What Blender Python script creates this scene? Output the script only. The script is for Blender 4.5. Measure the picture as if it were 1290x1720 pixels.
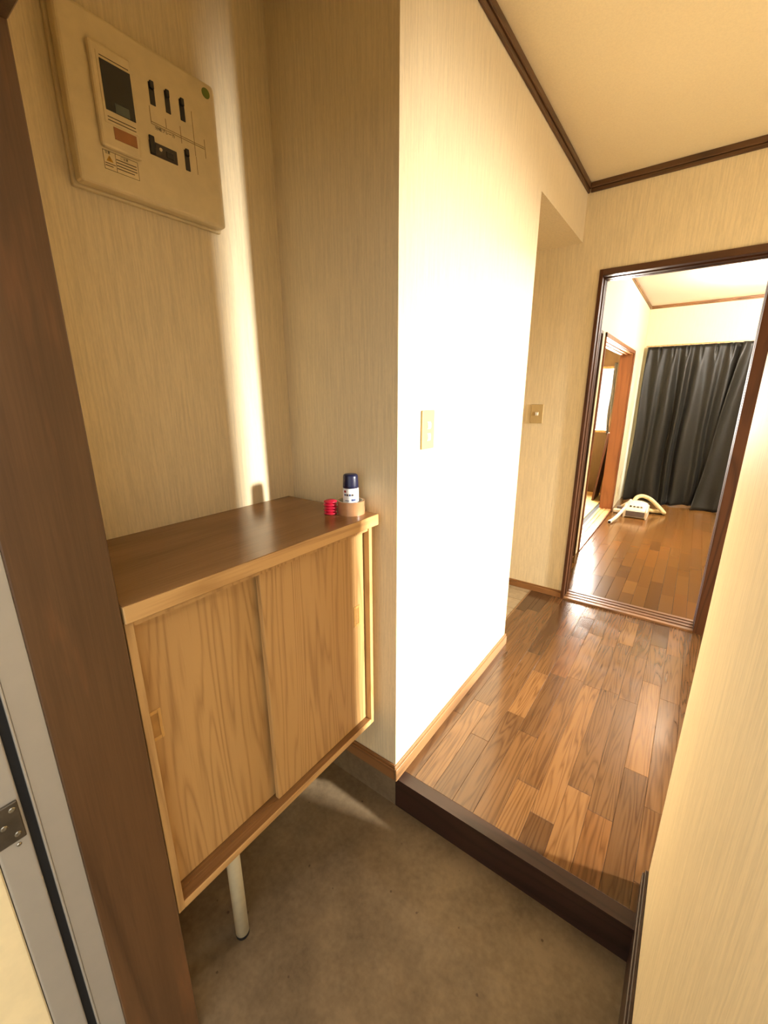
import bpy, bmesh, math, random
from mathutils import Vector, Matrix
random.seed(7)
for o in list(bpy.data.objects): bpy.data.objects.remove(o)
SC = bpy.context.scene
COL = SC.collection

# ------------------------------------------------------------------ camera
F_PX, YAW, PITCH, ROLL = 699.67, 0.6358, -0.2711, -0.0029
CAM = Vector((0.6651, -0.9654, 1.4289))
fw = Vector((-math.sin(YAW)*math.cos(PITCH), math.cos(YAW)*math.cos(PITCH), math.sin(PITCH)))
rt = fw.cross(Vector((0, 0, 1))).normalized(); up = rt.cross(fw)
rt, up = rt*math.cos(ROLL)+up*math.sin(ROLL), up*math.cos(ROLL)-rt*math.sin(ROLL)
cd = bpy.data.cameras.new('camera'); cam = bpy.data.objects.new('camera', cd); COL.objects.link(cam)
m = Matrix.Identity(4)
for i in range(3): m[i][0], m[i][1], m[i][2], m[i][3] = rt[i], up[i], -fw[i], CAM[i]
cam.matrix_world = m
cd.sensor_fit = 'VERTICAL'; cd.sensor_height = 36.0; cd.sensor_width = 27.0
cd.lens = F_PX/1720*36.0; cd.clip_start = 0.01; cd.clip_end = 200
SC.camera = cam

# ------------------------------------------------------------------ light and exposure
SC.view_settings.view_transform = 'Standard'; SC.view_settings.look = 'None'
SC.view_settings.gamma = 1; SC.view_settings.use_curve_mapping = False
SC.view_settings.exposure = 0.0
W = bpy.data.worlds.new('sky'); SC.world = W; W.use_nodes = True
bg = W.node_tree.nodes['Background']; bg.inputs[0].default_value = (1.0, 0.965, 0.90, 1); bg.inputs[1].default_value = 1.9
def area(name, loc, target, sx, sy, watts, col, spread=180, portal=False):
    l = bpy.data.lights.new(name, 'AREA'); l.shape = 'RECTANGLE'; l.size = sx; l.size_y = sy
    l.energy = watts; l.color = col; l.spread = math.radians(spread)
    if portal: l.cycles.is_portal = True
    o = bpy.data.objects.new(name, l); COL.objects.link(o); o.location = loc
    o.rotation_euler = (Vector(target)-Vector(loc)).to_track_quat('-Z', 'Y').to_euler()
    return o
# daylight behind the small window at the right-hand end of the hall
area('hall_window_daylight', (4.52, 1.15, 1.97), (0.0, 0.45, 0.15), 0.24, 0.30, 132, (1.0, 0.96, 0.89), 53)
area('hall_added_fill', (4.5, 0.5, 1.6), (0.0, 0.6, 1.6), 0.66, 0.96, 46, (1.0, 0.93, 0.82), 170)  # added fill light, raises the ambient level of the hall
# daylight behind the tatami room window and the kitchen glass door
area('tatami_window_daylight', (-1.1, 5.62, 1.37), (-1.1, 4.0, 1.1), 1.9, 1.0, 650, (1.0, 0.95, 0.86), 170)
area('kitchen_door_daylight', (1.0, 5.75, 1.1), (1.0, 4.0, 1.0), 2.2, 1.9, 30, (1.0, 0.97, 0.92), 170)
area('entrance_sky_portal', (0.35, -0.97, 0.95), (0.35, 1.0, 0.95), 0.8, 1.9, 1, (1, 1, 1), portal=True)

# ------------------------------------------------------------------ mesh helpers
def wloc(p):
    v = Vector((0, 0, 0))
    while p is not None: v += p.location; p = p.parent
    return v
def obj(name, bm, mat, parent=None, smooth=False, origin=None):
    off = wloc(parent) if parent is not None else Vector((0, 0, 0))
    if origin is not None: off = Vector(origin)
    bmesh.ops.translate(bm, verts=bm.verts, vec=-off)
    bmesh.ops.recalc_face_normals(bm, faces=bm.faces)
    me = bpy.data.meshes.new(name); bm.to_mesh(me); bm.free()
    if mat is not None: me.materials.append(mat)
    if smooth:
        for p in me.polygons: p.use_smooth = True
    o = bpy.data.objects.new(name, me); COL.objects.link(o)
    if parent is not None:
        o.parent = parent
        if origin is not None: o.location = Vector(origin)-wloc(parent)
    elif origin is not None: o.location = origin
    return o
def tag(o, label, cat=None, group=None, kind=None):
    o['label'] = label
    if cat: o['category'] = cat
    if group: o['group'] = group
    if kind: o['kind'] = kind
    return o
def thing(name, label, cat, loc, group=None, kind=None):
    o = bpy.data.objects.new(name, None); COL.objects.link(o); o.location = loc; o.empty_display_size = .05
    return tag(o, label, cat, group, kind)
def badd(bm, mn, mx, bev=0, seg=1):
    t = bmesh.new()
    v = [t.verts.new((x, y, z)) for x in (mn[0], mx[0]) for y in (mn[1], mx[1]) for z in (mn[2], mx[2])]
    for f in ((0,1,3,2),(4,6,7,5),(0,4,5,1),(2,3,7,6),(0,2,6,4),(1,5,7,3)): t.faces.new([v[i] for i in f])
    bmesh.ops.recalc_face_normals(t, faces=t.faces)
    if bev: bmesh.ops.bevel(t, geom=t.edges[:], offset=bev, segments=seg, affect='EDGES', profile=.5)
    join(bm, t); return bm
def join(bm, t):
    mp = {}
    for v in t.verts: mp[v] = bm.verts.new(v.co)
    for f in t.faces:
        try: bm.faces.new([mp[v] for v in f.verts])
        except ValueError: pass
    t.free()
def box(name, mn, mx, mat, parent=None, bev=0, seg=1, **k):
    return obj(name, badd(bmesh.new(), mn, mx, bev, seg), mat, parent, **k)
def boxes(name, lst, mat, parent=None, bev=0, **k):
    bm = bmesh.new()
    for mn, mx in lst: badd(bm, mn, mx, bev)
    return obj(name, bm, mat, parent, **k)
def prism(name, poly, z0, z1, mat, parent=None, **k):
    bm = bmesh.new()
    a = [bm.verts.new((x, y, z0)) for x, y in poly]; b = [bm.verts.new((x, y, z1)) for x, y in poly]
    bm.faces.new(a[::-1]); bm.faces.new(b)
    for i in range(len(poly)):
        j = (i+1) % len(poly); bm.faces.new((a[i], a[j], b[j], b[i]))
    return obj(name, bm, mat, parent, **k)
def extr(bm, pts, d):
    """closed 3D polygon extruded by vector d"""
    a = [bm.verts.new(p) for p in pts]; b = [bm.verts.new(Vector(p)+Vector(d)) for p in pts]
    bm.faces.new(a[::-1]); bm.faces.new(b)
    for i in range(len(pts)):
        j = (i+1) % len(pts); bm.faces.new((a[i], a[j], b[j], b[i]))
    return bm
def lathe(bm, prof, c, n=32, axis='z'):
    rings = []
    for r, h in prof:
        ring = []
        for i in range(n):
            a = 2*math.pi*i/n; u, v = r*math.cos(a), r*math.sin(a)
            p = {'z': (u, v, h), 'x': (h, u, v), 'y': (u, h, v)}[axis]
            ring.append(bm.verts.new(Vector(c)+Vector(p)))
        rings.append(ring)
    for a, b in zip(rings, rings[1:]):
        for i in range(n):
            j = (i+1) % n; bm.faces.new((a[i], a[j], b[j], b[i]))
    return rings
def solid_lathe(bm, prof, c, n=32, axis='z'):
    r = lathe(bm, prof, c, n, axis); bm.faces.new(r[0][::-1]); bm.faces.new(r[-1]); return bm
def tube(bm, pts, rad, n=12, caps=True):
    pts = [Vector(p) for p in pts]; rings = []; prev = None
    for i, p in enumerate(pts):
        t = (pts[min(i+1, len(pts)-1)]-pts[max(i-1, 0)]).normalized()
        if prev is None: s = t.orthogonal().normalized()
        else: s = (prev-t*prev.dot(t)).normalized()
        prev = s; b = t.cross(s); r = rad[i] if isinstance(rad, (list, tuple)) else rad
        rings.append([bm.verts.new(p+(s*math.cos(2*math.pi*k/n)+b*math.sin(2*math.pi*k/n))*r) for k in range(n)])
    for a, b in zip(rings, rings[1:]):
        for i in range(n):
            j = (i+1) % n; bm.faces.new((a[i], a[j], b[j], b[i]))
    if caps: bm.faces.new(rings[0][::-1]); bm.faces.new(rings[-1])
    return bm
def spline(ctrl, n=8):
    P = [Vector(c) for c in ctrl]; P = [2*P[0]-P[1]]+P+[2*P[-1]-P[-2]]; out = []
    for i in range(1, len(P)-2):
        for k in range(n):
            t = k/n; a, b, c, d = P[i-1:i+3]
            out.append(.5*((2*b)+(c-a)*t+(2*a-5*b+4*c-d)*t*t+(3*b-a-3*c+d)*t**3))
    out.append(P[-2]); return out

# ------------------------------------------------------------------ materials
def lin(c): return tuple((x/255/12.92 if x/255 <= .04045 else ((x/255+.055)/1.055)**2.4) for x in c)+(1,)
class NT:
    def __init__(s, name):
        s.m = bpy.data.materials.new(name); s.m.use_nodes = True; s.t = s.m.node_tree; s.n = s.t.nodes; s.b = s.n['Principled BSDF']
    def add(s, typ, **kw):
        n = s.n.new(typ)
        for k, v in kw.items():
            if k.startswith('i_'): n.inputs[k[2:].replace('_', ' ')].default_value = v
            else: setattr(n, k, v)
        return n
    def link(s, a, b): s.t.links.new(a, b)
    def coord(s, scale=(1, 1, 1), rnd=False):
        tc = s.add('ShaderNodeTexCoord'); mp = s.add('ShaderNodeMapping'); mp.inputs['Scale'].default_value = scale
        src = tc.outputs['Object']
        if rnd:
            oi = s.add('ShaderNodeObjectInfo'); mu = s.add('ShaderNodeMath', operation='MULTIPLY'); mu.inputs[1].default_value = 37.0
            s.link(oi.outputs['Random'], mu.inputs[0]); va = s.add('ShaderNodeVectorMath', operation='ADD')
            s.link(src, va.inputs[0]); s.link(mu.outputs[0], va.inputs[1]); src = va.outputs[0]
        s.link(src, mp.inputs[0]); return mp.outputs[0]
    def noise(s, co, scale=1, detail=3, rough=.5, dist=0):
        n = s.add('ShaderNodeTexNoise'); n.inputs['Scale'].default_value = scale; n.inputs['Detail'].default_value = detail
        n.inputs['Roughness'].default_value = rough; n.inputs['Distortion'].default_value = dist
        s.link(co, n.inputs['Vector']); return n.outputs['Fac']
    def ramp(s, fac, stops):
        r = s.add('ShaderNodeValToRGB'); e = r.color_ramp.elements
        while len(e) < len(stops): e.new(.5)
        for el, (p, c) in zip(e, stops): el.position = p; el.color = c if len(c) == 4 else lin(c)
        s.link(fac, r.inputs[0]); return r.outputs[0]
    def math(s, op, a, b=None):
        n = s.add('ShaderNodeMath', operation=op)
        for i, x in enumerate((a, b)):
            if x is None: continue
            if isinstance(x, (int, float)): n.inputs[i].default_value = x
            else: s.link(x, n.inputs[i])
        return n.outputs[0]
    def mix(s, fac, a, b, blend='MIX'):
        n = s.add('ShaderNodeMix', data_type='RGBA', blend_type=blend)
        for sock, x in ((n.inputs[0], fac), (n.inputs[6], a), (n.inputs[7], b)):
            if isinstance(x, (int, float)): sock.default_value = x
            elif isinstance(x, tuple): sock.default_value = x if len(x) == 4 else lin(x)
            else: s.link(x, sock)
        return n.outputs[2]
    def out(s, col=None, rough=.5, metal=0, bump=None, bstr=.3, bdist=.001, spec=.5, coat=0, crough=.1):
        b = s.b
        if col is not None:
            if isinstance(col, tuple): b.inputs['Base Color'].default_value = col if len(col) == 4 else lin(col)
            else: s.link(col, b.inputs['Base Color'])
        if isinstance(rough, (int, float)): b.inputs['Roughness'].default_value = rough
        else: s.link(rough, b.inputs['Roughness'])
        b.inputs['Metallic'].default_value = metal; b.inputs['Specular IOR Level'].default_value = spec
        b.inputs['Coat Weight'].default_value = coat; b.inputs['Coat Roughness'].default_value = crough
        if bump is not None:
            n = s.add('ShaderNodeBump'); n.inputs['Strength'].default_value = bstr; n.inputs['Distance'].default_value = bdist
            s.link(bump, n.inputs['Height']); s.link(n.outputs[0], b.inputs['Normal'])
        return s.m
def plain(name, c, rough=.5, metal=0, spec=.5, var=.06, coat=0):
    t = NT(name); co = t.coord((1, 1, 1)); f = t.noise(co, 35, 3)
    d = tuple(max(0, x*(1-var*2)) for x in c)
    return t.out(t.ramp(f, [(.3, d), (.7, c)]), rough, metal, spec=spec, coat=coat)
def wallpaper(name, c, streak=.1, bstr=.5):
    t = NT(name); co = t.coord((170, 170, 7)); f = t.noise(co, 1, 4, .6)
    co2 = t.coord((420, 420, 60)); g = t.noise(co2, 1, 2, .6)
    h = t.math('ADD', t.math('MULTIPLY', f, .7), t.math('MULTIPLY', g, .3))
    d = tuple(x*(1-streak) for x in c)
    return t.out(t.ramp(h, [(.38, d), (.6, c)]), .55, bump=h, bstr=bstr, bdist=.0016, spec=.35)
def wood(name, dark, light, axis='z', freq=28, lines=.5, rough=.4, rnd=False, across=5., along=.55, coat=0, fib=.5, spec=.5):
    """veneer: contour lines of a noise stretched along the grain, plus fine fibres"""
    t = NT(name); k = 'xyz'.index(axis)
    sc = [across]*3; sc[k] = along; co = t.coord(tuple(sc), rnd)
    n1 = t.noise(co, 1, 2, .45)
    s = t.math('SINE', t.math('MULTIPLY', n1, freq*6.283/2))
    s = t.math('POWER', t.math('ADD', t.math('MULTIPLY', s, .498), .5), .45)
    sc = [260.]*3; sc[k] = 7.; fb = t.noise(t.coord(tuple(sc), rnd), 1, 3, .6)
    sc = [14.]*3; sc[k] = 1.2; bl = t.noise(t.coord(tuple(sc), rnd), 1, 2, .5)
    v = t.math('ADD', t.math('MULTIPLY', s, lines), t.math('ADD', t.math('MULTIPLY', fb, fib), t.math('MULTIPLY', bl, .35)))
    col = t.ramp(v, [(.25, dark), (.25+.5*(lines+fib+.1), light)])
    return t, col, v
def woodm(name, dark, light, **k):
    rough = k.pop('rough', .4); coat = k.pop('coat', 0); spec = k.pop('spec', .5); bs = k.pop('bstr', .15)
    t, col, v = wood(name, dark, light, **k)
    return t.out(col, rough, bump=v, bstr=bs, bdist=.0006, coat=coat, spec=spec)

M = {}
M['paper'] = wallpaper('wallpaper_cream', (229, 211, 173), .075, .5)
M['paper_k'] = wallpaper('wallpaper_kitchen', (236, 224, 186), .05, .2)
M['juraku'] = wallpaper('wall_sand', (120, 98, 66), .08, .2)
M['ceil'] = wallpaper('ceiling_paper', (246, 231, 194), .03, .15)
M['ceil_k'] = wallpaper('ceiling_kitchen', (242, 224, 202), .02, .15)
M['trimwood'] = woodm('trim_wood', (56, 35, 16), (90, 60, 32), axis='y', rough=.42)
M['trimwoodx'] = woodm('trim_wood_x', (56, 35, 16), (90, 60, 32), axis='x', rough=.42)
M['base_y'] = woodm('baseboard_wood_y', (84, 58, 32), (134, 98, 60), axis='y', rough=.45)
M['base_x'] = woodm('baseboard_wood_x', (88, 56, 28), (138, 94, 52), axis='x', rough=.45)
M['frame'] = woodm('frame_dark_wood', (44, 24, 12), (78, 46, 24), axis='z', rough=.55, spec=.18)
M['framex'] = woodm('frame_dark_wood_x', (44, 24, 12), (78, 46, 24), axis='x', rough=.28, spec=.6)
M['sill'] = woodm('threshold_wood', (84, 54, 30), (128, 90, 56), axis='x', rough=.3)
M['silly'] = woodm('sill_wood_y', (150, 100, 56), (214, 164, 108), axis='y', rough=.3)
M['jamb'] = woodm('jamb_orange_wood', (112, 66, 32), (144, 90, 48), axis='z', rough=.4, lines=.2)
M['jambe'] = woodm('jamb_edge_wood', (90, 48, 22), (124, 72, 36), axis='z', rough=.4, lines=.2)
M['kamachi'] = woodm('step_dark_wood', (28, 14, 9), (50, 30, 23), axis='x', rough=.35)
M['oak'] = woodm('cabinet_oak', (150, 110, 62), (190, 150, 94), axis='z', freq=36, lines=.36, rough=.5, across=10, along=.6, bstr=.2)
M['oaky'] = woodm('cabinet_oak_edge', (156, 114, 62), (204, 162, 104), axis='y', freq=24, lines=.35, rough=.45)
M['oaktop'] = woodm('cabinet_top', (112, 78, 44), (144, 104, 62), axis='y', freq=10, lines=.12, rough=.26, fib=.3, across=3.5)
M['alu'] = plain('aluminium', (182, 175, 162), .42, .35, var=.008)
M['black'] = plain('black_rubber', (16, 15, 17), .6)
M['cream'] = plain('cream_paint', (246, 226, 178), .4, var=.02)
M['steel'] = plain('steel_plate', (120, 112, 100), .35, .9, var=.1)
M['screw'] = plain('screw_metal', (190, 184, 170), .25, 1.0)
M['ivory'] = plain('ivory_plastic', (222, 203, 160), .42, var=.02)
M['aged'] = plain('aged_ivory_plastic', (190, 164, 112), .45, var=.02)
M['ivory2'] = plain('ivory_plastic_light', (232, 214, 172), .38, var=.02)
M['blackp'] = plain('black_plastic', (14, 12, 12), .3)
M['smoke'] = plain('smoked_window', (12, 12, 12), .12)
M['grey'] = plain('grey_plate', (92, 100, 92), .4)
M['greyd'] = plain('dark_grey_plastic', (60, 50, 42), .4)
M['orange'] = plain('brown_label', (168, 112, 66), .5)
M['paperlab'] = plain('label_paper', (226, 206, 160), .6, var=.02)
M['ink'] = plain('ink', (70, 56, 40), .6)
M['yellow'] = plain('warning_yellow', (196, 146, 40), .5)
M['green'] = plain('green_seal', (104, 122, 44), .5)
M['legw'] = plain('leg_cream_enamel', (226, 214, 178), .35, var=.03)
M['navy'] = plain('navy_plastic', (22, 26, 60), .32)
M['canw'] = plain('can_white', (232, 232, 232), .3, var=.02)
M['tin'] = plain('tin_metal', (200, 200, 200), .3, .9)
M['blueink'] = plain('blue_ink', (66, 84, 132), .5)
M['redink'] = plain('red_ink', (170, 40, 44), .5)
M['red'] = plain('red_plastic', (214, 32, 66), .35)
M['tape'] = plain('tan_packing_tape', (188, 140, 98), .22, coat=.6)
M['core'] = plain('cardboard_core', (190, 176, 150), .8)
M['vac'] = plain('vacuum_cream', (240, 230, 204), .35, var=.02)
M['vacg'] = plain('vacuum_grey', (112, 100, 92), .35)
M['hose'] = plain('hose_cream', (232, 212, 160), .45)
M['lace'] = plain('grey_lace', (96, 90, 80), .8)
M['white'] = plain('white_plastic', (238, 236, 230), .4, var=.02)
M['tatami'] = woodm('tatami_straw', (176, 154, 90), (206, 184, 118), axis='x', rough=.7, lines=.1)
M['heri'] = plain('tatami_border', (60, 62, 64), .8)
M['stone'] = plain('plaster', (150, 140, 122), .8)
M['door_dark'] = woodm('closet_dark_wood', (40, 22, 12), (66, 40, 22), axis='z', rough=.35)
M['board'] = woodm('leaning_board', (46, 22, 12), (84, 44, 24), axis='z', rough=.5)
def glass():
    t = NT('window_glass'); tr = t.add('ShaderNodeBsdfTransparent'); gl = t.add('ShaderNodeBsdfGlossy'); gl.inputs['Roughness'].default_value = .05
    mx = t.add('ShaderNodeMixShader'); mx.inputs[0].default_value = .06
    t.link(tr.outputs[0], mx.inputs[1]); t.link(gl.outputs[0], mx.inputs[2]); t.link(mx.outputs[0], t.n['Material Output'].inputs[0]); return t.m
M['glass'] = glass()
def lampmat(s):
    t = NT('lamp_diffuser'); t.out((245, 240, 230), .5); t.b.inputs['Emission Color'].default_value = (1, .96, .88, 1); t.b.inputs['Emission Strength'].default_value = s; return t.m
M['lamp'] = lampmat(250.0)
def plank_mat(pname, dark, light, ln, fib, r0, r1, coat, spec):
    t, col, v = wood(pname, dark, light, axis='y', freq=24, lines=ln, rnd=True, across=20, along=1.3, fib=fib)
    oi = t.add('ShaderNodeObjectInfo')
    c = t.mix(1.0, col, oi.outputs['Color'], 'MULTIPLY')
    co = t.coord((9, 9, 9)); r = t.noise(co, 1, 4, .6)
    rg = t.add('ShaderNodeMapRange'); rg.inputs[1].default_value = .3; rg.inputs[2].default_value = .7
    rg.inputs[3].default_value = r0; rg.inputs[4].default_value = r1; t.link(r, rg.inputs[0])
    return t.out(c, rg.outputs[0], spec=spec, coat=coat, crough=.12)
M['plank'] = plank_mat('floor_plank', (75, 48, 25), (102, 71, 41), .24, .22, .15, .28, .2, .5)
M['plank_k'] = plank_mat('kitchen_plank', (112, 77, 37), (122, 85, 43), .0, .001, .17, .20, 0, .4)
def concrete():
    t = NT('concrete_floor'); co = t.coord()
    a = t.noise(co, 5, 6, .6); b = t.noise(co, 60, 4, .6)
    v = t.math('ADD', t.math('MULTIPLY', a, .7), t.math('MULTIPLY', b, .3))
    col = t.ramp(v, [(.36, (98, 82, 60)), (.62, (130, 111, 84))])
    vo = t.add('ShaderNodeTexVoronoi'); vo.inputs['Scale'].default_value = 20; t.link(co, vo.inputs['Vector'])
    wob = t.math('ADD', vo.outputs['Distance'], t.math('MULTIPLY', t.math('SUBTRACT', b, .5), .16))
    spot = t.ramp(wob, [(.05, (1, 1, 1, 1)), (.085, (0, 0, 0, 1))])
    vs = t.add('ShaderNodeSeparateColor'); t.link(vo.outputs['Color'], vs.inputs[0])
    keep = t.math('GREATER_THAN', vs.outputs[0], .68)
    col = t.mix(t.math('MULTIPLY', spot, t.math('MULTIPLY', keep, .75)), col, (64, 50, 36))
    return t.out(col, .62, bump=v, bstr=.25, bdist=.002, spec=.4)
M['concrete'] = concrete()
def lining():
    t, col, v = wood('entrance_lining_wood', (68, 46, 27), (100, 71, 44), axis='z', freq=10, lines=.2, across=6, along=.5, fib=.35)
    co = t.coord((14, 14, 2.2)); n = t.noise(co, 1, 4, .6)
    c = t.mix(t.ramp(n, [(.55, (0, 0, 0, 1)), (.72, (.55, .55, .55, 1))]), col, (140, 92, 54))
    return t.out(c, .36, bump=v, bstr=.1, bdist=.0005, spec=.5)
M['lining'] = lining()
def curtain_mat():
    t = NT('curtain_charcoal'); co = t.coord((22, 22, 9)); n = t.noise(co, 1, 3, .5, 1.5)
    s = t.math('ADD', t.math('MULTIPLY', t.math('SINE', t.math('MULTIPLY', n, 60)), .5), .5)
    col = t.ramp(s, [(.0, (17, 15, 10)), (1., (26, 23, 16))])
    t.b.inputs['Sheen Weight'].default_value = .05
    return t.out(col, .48, bump=s, bstr=.08, bdist=.001, spec=.3)
M['curtain'] = curtain_mat()
M['vinyl'] = plain('vinyl_tile', (160, 138, 104), .35, var=.06)
M['vinylg'] = plain('vinyl_joint', (92, 72, 50), .6)

# ------------------------------------------------------------------ dimensions
ZH, ZC, YF, YO, XB = 0.121, 2.517, 1.787, 1.0346, -0.442
XR, YK = 0.7505, 0.128           # right-hand wall face and its end
XE = 4.30                       # far right end of the hall
KX, KY0, KY, ZK = 2.8, 1.91, 5.33, 2.455
S = 'structure'

# ------------------------------------------------------------------ entrance hall shell
tag(box('floor_entrance', (-.56, -.90, -.10), (.87, .044, 0), M['concrete']), 'worn grey concrete floor of the entrance, below the wooden step', 'floor', kind=S)
tag(box('ground_outside', (-4, -6, -.22), (5, -.90, -.04), M['stone']), 'paved ground outside the entrance door', 'ground', kind=S)
tag(box('wall_alcove_left', (-.56, -.85, 0), (XB, .12, ZC), M['paper']), 'cream ribbed wallpaper wall carrying the breaker panel, above the shoe cabinet', 'wall', kind=S)
tag(prism('wall_alcove_back', [(XB, 0), (0, 0), (-.12, .12), (XB, .12)], ZH, ZC, M['paper']), 'shaded cream wall at the right end of the shoe cabinet', 'wall', kind=S)
tag(prism('wall_hall_left', [(0, 0), (0, YO), (-.12, YO), (-.12, .12)], ZH, ZC, M['paper']), 'brightly lit cream wall with the tall two-button switch plate', 'wall', kind=S)
tag(boxes('trim_plinth', [((XB, 0, 0), (-.0005, .12, ZH))], M['concrete']), 'low concrete upstand under the baseboard beside the step', 'plinth', kind=S)
tag(box('wall_hall_header', (-.12, YO, 2.241), (0, YF, ZC), M['paper']), 'short wall above the side passage opening at the left of the hall', 'wall', kind=S)
tag(boxes('wall_front', [((-1.42, YF, ZH), (.109, KY0, ZC)), ((.885, YF, ZH), (XE, KY0, ZC)), ((.109, YF, 2.088), (.885, KY0, ZC))], M['paper']),
    'cream wall with the doorway into the kitchen and a small square switch', 'wall', kind=S)
tag(boxes('wall_passage', [((-1.42, YO, 0), (-1.3, YF, 2.241)), ((-1.3, YO-.12, 0), (-.12, YO, 2.241))], M['paper']), 'cream walls of the side passage, mostly out of sight', 'wall', kind=S)
tag(box('ceiling_passage', (-1.42, YO-.12, 2.241), (-.12, YF, 2.36), M['paper']), 'low soffit over the side passage', 'ceiling', kind=S)
tag(box('wall_right', (XR, -.90, 0), (.87, YK, ZC), M['paper']), 'pale cream wall running close along the right edge of the picture', 'wall', kind=S)
tag(box('wall_hall_south', (.87, -.02, 0), (XE, YK, ZC), M['paper']), 'cream wall of the hall hidden behind the near right wall', 'wall', kind=S)
wy0, wy1, wz0, wz1 = .97, 1.33, 1.79, 2.15
tag(boxes('wall_hall_end', [((XE, -.02, 0), (XE+.12, .16, ZC)), ((XE, .84, 0), (XE+.12, wy0, ZC)), ((XE, .16, 0), (XE+.12, .84, 1.1)), ((XE, .16, 2.1), (XE+.12, .84, ZC)), ((XE, wy1, 0), (XE+.12, KY0, ZC)), ((XE, wy0, 0), (XE+.12, wy1, wz0)), ((XE, wy0, wz1), (XE+.12, wy1, ZC))], M['paper']),
    'end wall of the hall with a small window and an added fill window, out of sight to the right', 'wall', kind=S)
w1 = thing('window_1', 'small high window letting daylight into the hall', 'window', (XE+.06, 1.15, 1.79), kind=S)
boxes('window_frame', [((XE+.03, wy0, wz0), (XE+.08, wy0+.02, wz1)), ((XE+.03, wy1-.02, wz0), (XE+.08, wy1, wz1)), ((XE+.03, wy0, wz0), (XE+.08, wy1, wz0+.02)), ((XE+.03, wy0, wz1-.02), (XE+.08, wy1, wz1))], M['alu'], w1)
box('pane', (XE+.05, wy0+.02, wz0+.02), (XE+.054, wy1-.02, wz1-.02), M['glass'], w1)
w4 = thing('added_fill_window', 'larger unseen window added in the hall end wall for fill light', 'window', (XE+.06, .5, 1.1), kind=S)  # unseen window, added as the opening for the hall fill light
boxes('window_frame', [((XE+.03, .16, 1.1), (XE+.08, .18, 2.1)), ((XE+.03, .82, 1.1), (XE+.08, .84, 2.1)), ((XE+.03, .16, 1.1), (XE+.08, .84, 1.12)), ((XE+.03, .16, 2.08), (XE+.08, .84, 2.1))], M['alu'], w4)
box('pane', (XE+.05, .18, 1.12), (XE+.054, .82, 2.08), M['glass'], w4)
tag(box('ceiling_hall', (-.56, -.90, ZC), (XE+.12, KY0, ZC+.1), M['ceil']), 'warm cream papered ceiling of the entrance hall', 'ceiling', kind=S)
# entrance wall on the left and over the door
tag(boxes('wall_entrance', [((-.442, -.85, 0), (-.075, -.7245, ZC)), ((-.075, -.85, 1.90), (XR, -.727, ZC))], M['paper']), 'wall around the entrance door, behind the brown lining', 'wall', kind=S)

# ceiling and base trims
def trim(name, mn, mx, mat, label):
    """two-step moulding: a fuller upper strip over a thinner lower lip"""
    bm = bmesh.new(); a, b = list(mn), list(mx); h = mn[2]+(mx[2]-mn[2])*.42
    badd(bm, (mn[0], mn[1], h), mx, .003)
    k = 0 if mx[0]-mn[0] < mx[1]-mn[1] else 1
    if k == 0: b[0] = mn[0]+(mx[0]-mn[0])*.6
    else: a[1] = mx[1]-(mx[1]-mn[1])*.6
    b[2] = h-.001; badd(bm, a, b, .002)
    return tag(obj(name, bm, mat), label, 'trim', kind=S)
trim('trim_1', (0, 0, ZC-.046), (.016, YF, ZC), M['trimwood'], 'dark wooden ceiling trim along the bright left hall wall')
trim('trim_2', (.016, YF-.016, ZC-.046), (XE, YF, ZC), M['trimwoodx'], 'dark wooden ceiling trim along the wall over the kitchen doorway')
trim('trim_3', (XB, -.016, ZC-.046), (.016, 0, ZC), M['trimwoodx'], 'dark wooden ceiling trim above the shaded alcove wall')
trim('trim_4', (XB, -.72, ZC-.046), (XB+.016, -.016, ZC), M['trimwood'], 'dark wooden ceiling trim above the breaker panel')
def baseboard(name, mn, mx, ax, side, mat, label):
    """two-step profile: lower board and a thinner upper lip"""
    bm = bmesh.new(); badd(bm, mn, (mx[0], mx[1], mx[2]-.012), .002)
    a, b = list(mn), list(mx); a[2] = mx[2]-.012
    if side > 0: b[ax] = mn[ax]+(mx[ax]-mn[ax])*.6
    else: a[ax] = mx[ax]-(mx[ax]-mn[ax])*.6
    badd(bm, a, b, .0015)
    return tag(obj(name, bm, mat), label, 'baseboard', kind=S)
BT = .011
baseboard('baseboard_left', (0, -BT, ZH), (BT, YO+BT, ZH+.061), 0, 1, M['base_y'], 'light brown baseboard under the bright hall wall')
baseboard('baseboard_alcove', (XB, -BT, ZH), (-.0005, 0, ZH+.061), 1, -1, M['base_x'], 'brown baseboard under the shaded alcove wall beside the cabinet')
baseboard('baseboard_front', (-1.3, YF-BT, ZH), (.109, YF, ZH+.05), 1, -1, M['base_x'], 'brown baseboard left of the kitchen doorway')
baseboard('baseboard_hall_right', (.885, YF-BT, ZH), (XE, YF, ZH+.05), 1, -1, M['base_x'], 'brown baseboard right of the kitchen doorway, hidden by the near wall')
baseboard('baseboard_passage', (-.12, YO, ZH), (-.001, YO+BT, ZH+.061), 1, 1, M['base_x'], 'brown baseboard around the end of the hall wall')
baseboard('baseboard_right', (XR-.0135, -.85, 0), (XR, YK, ZH+.061), 0, -1, M['kamachi'], 'dark brown baseboard at the foot of the near right wall')

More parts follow.
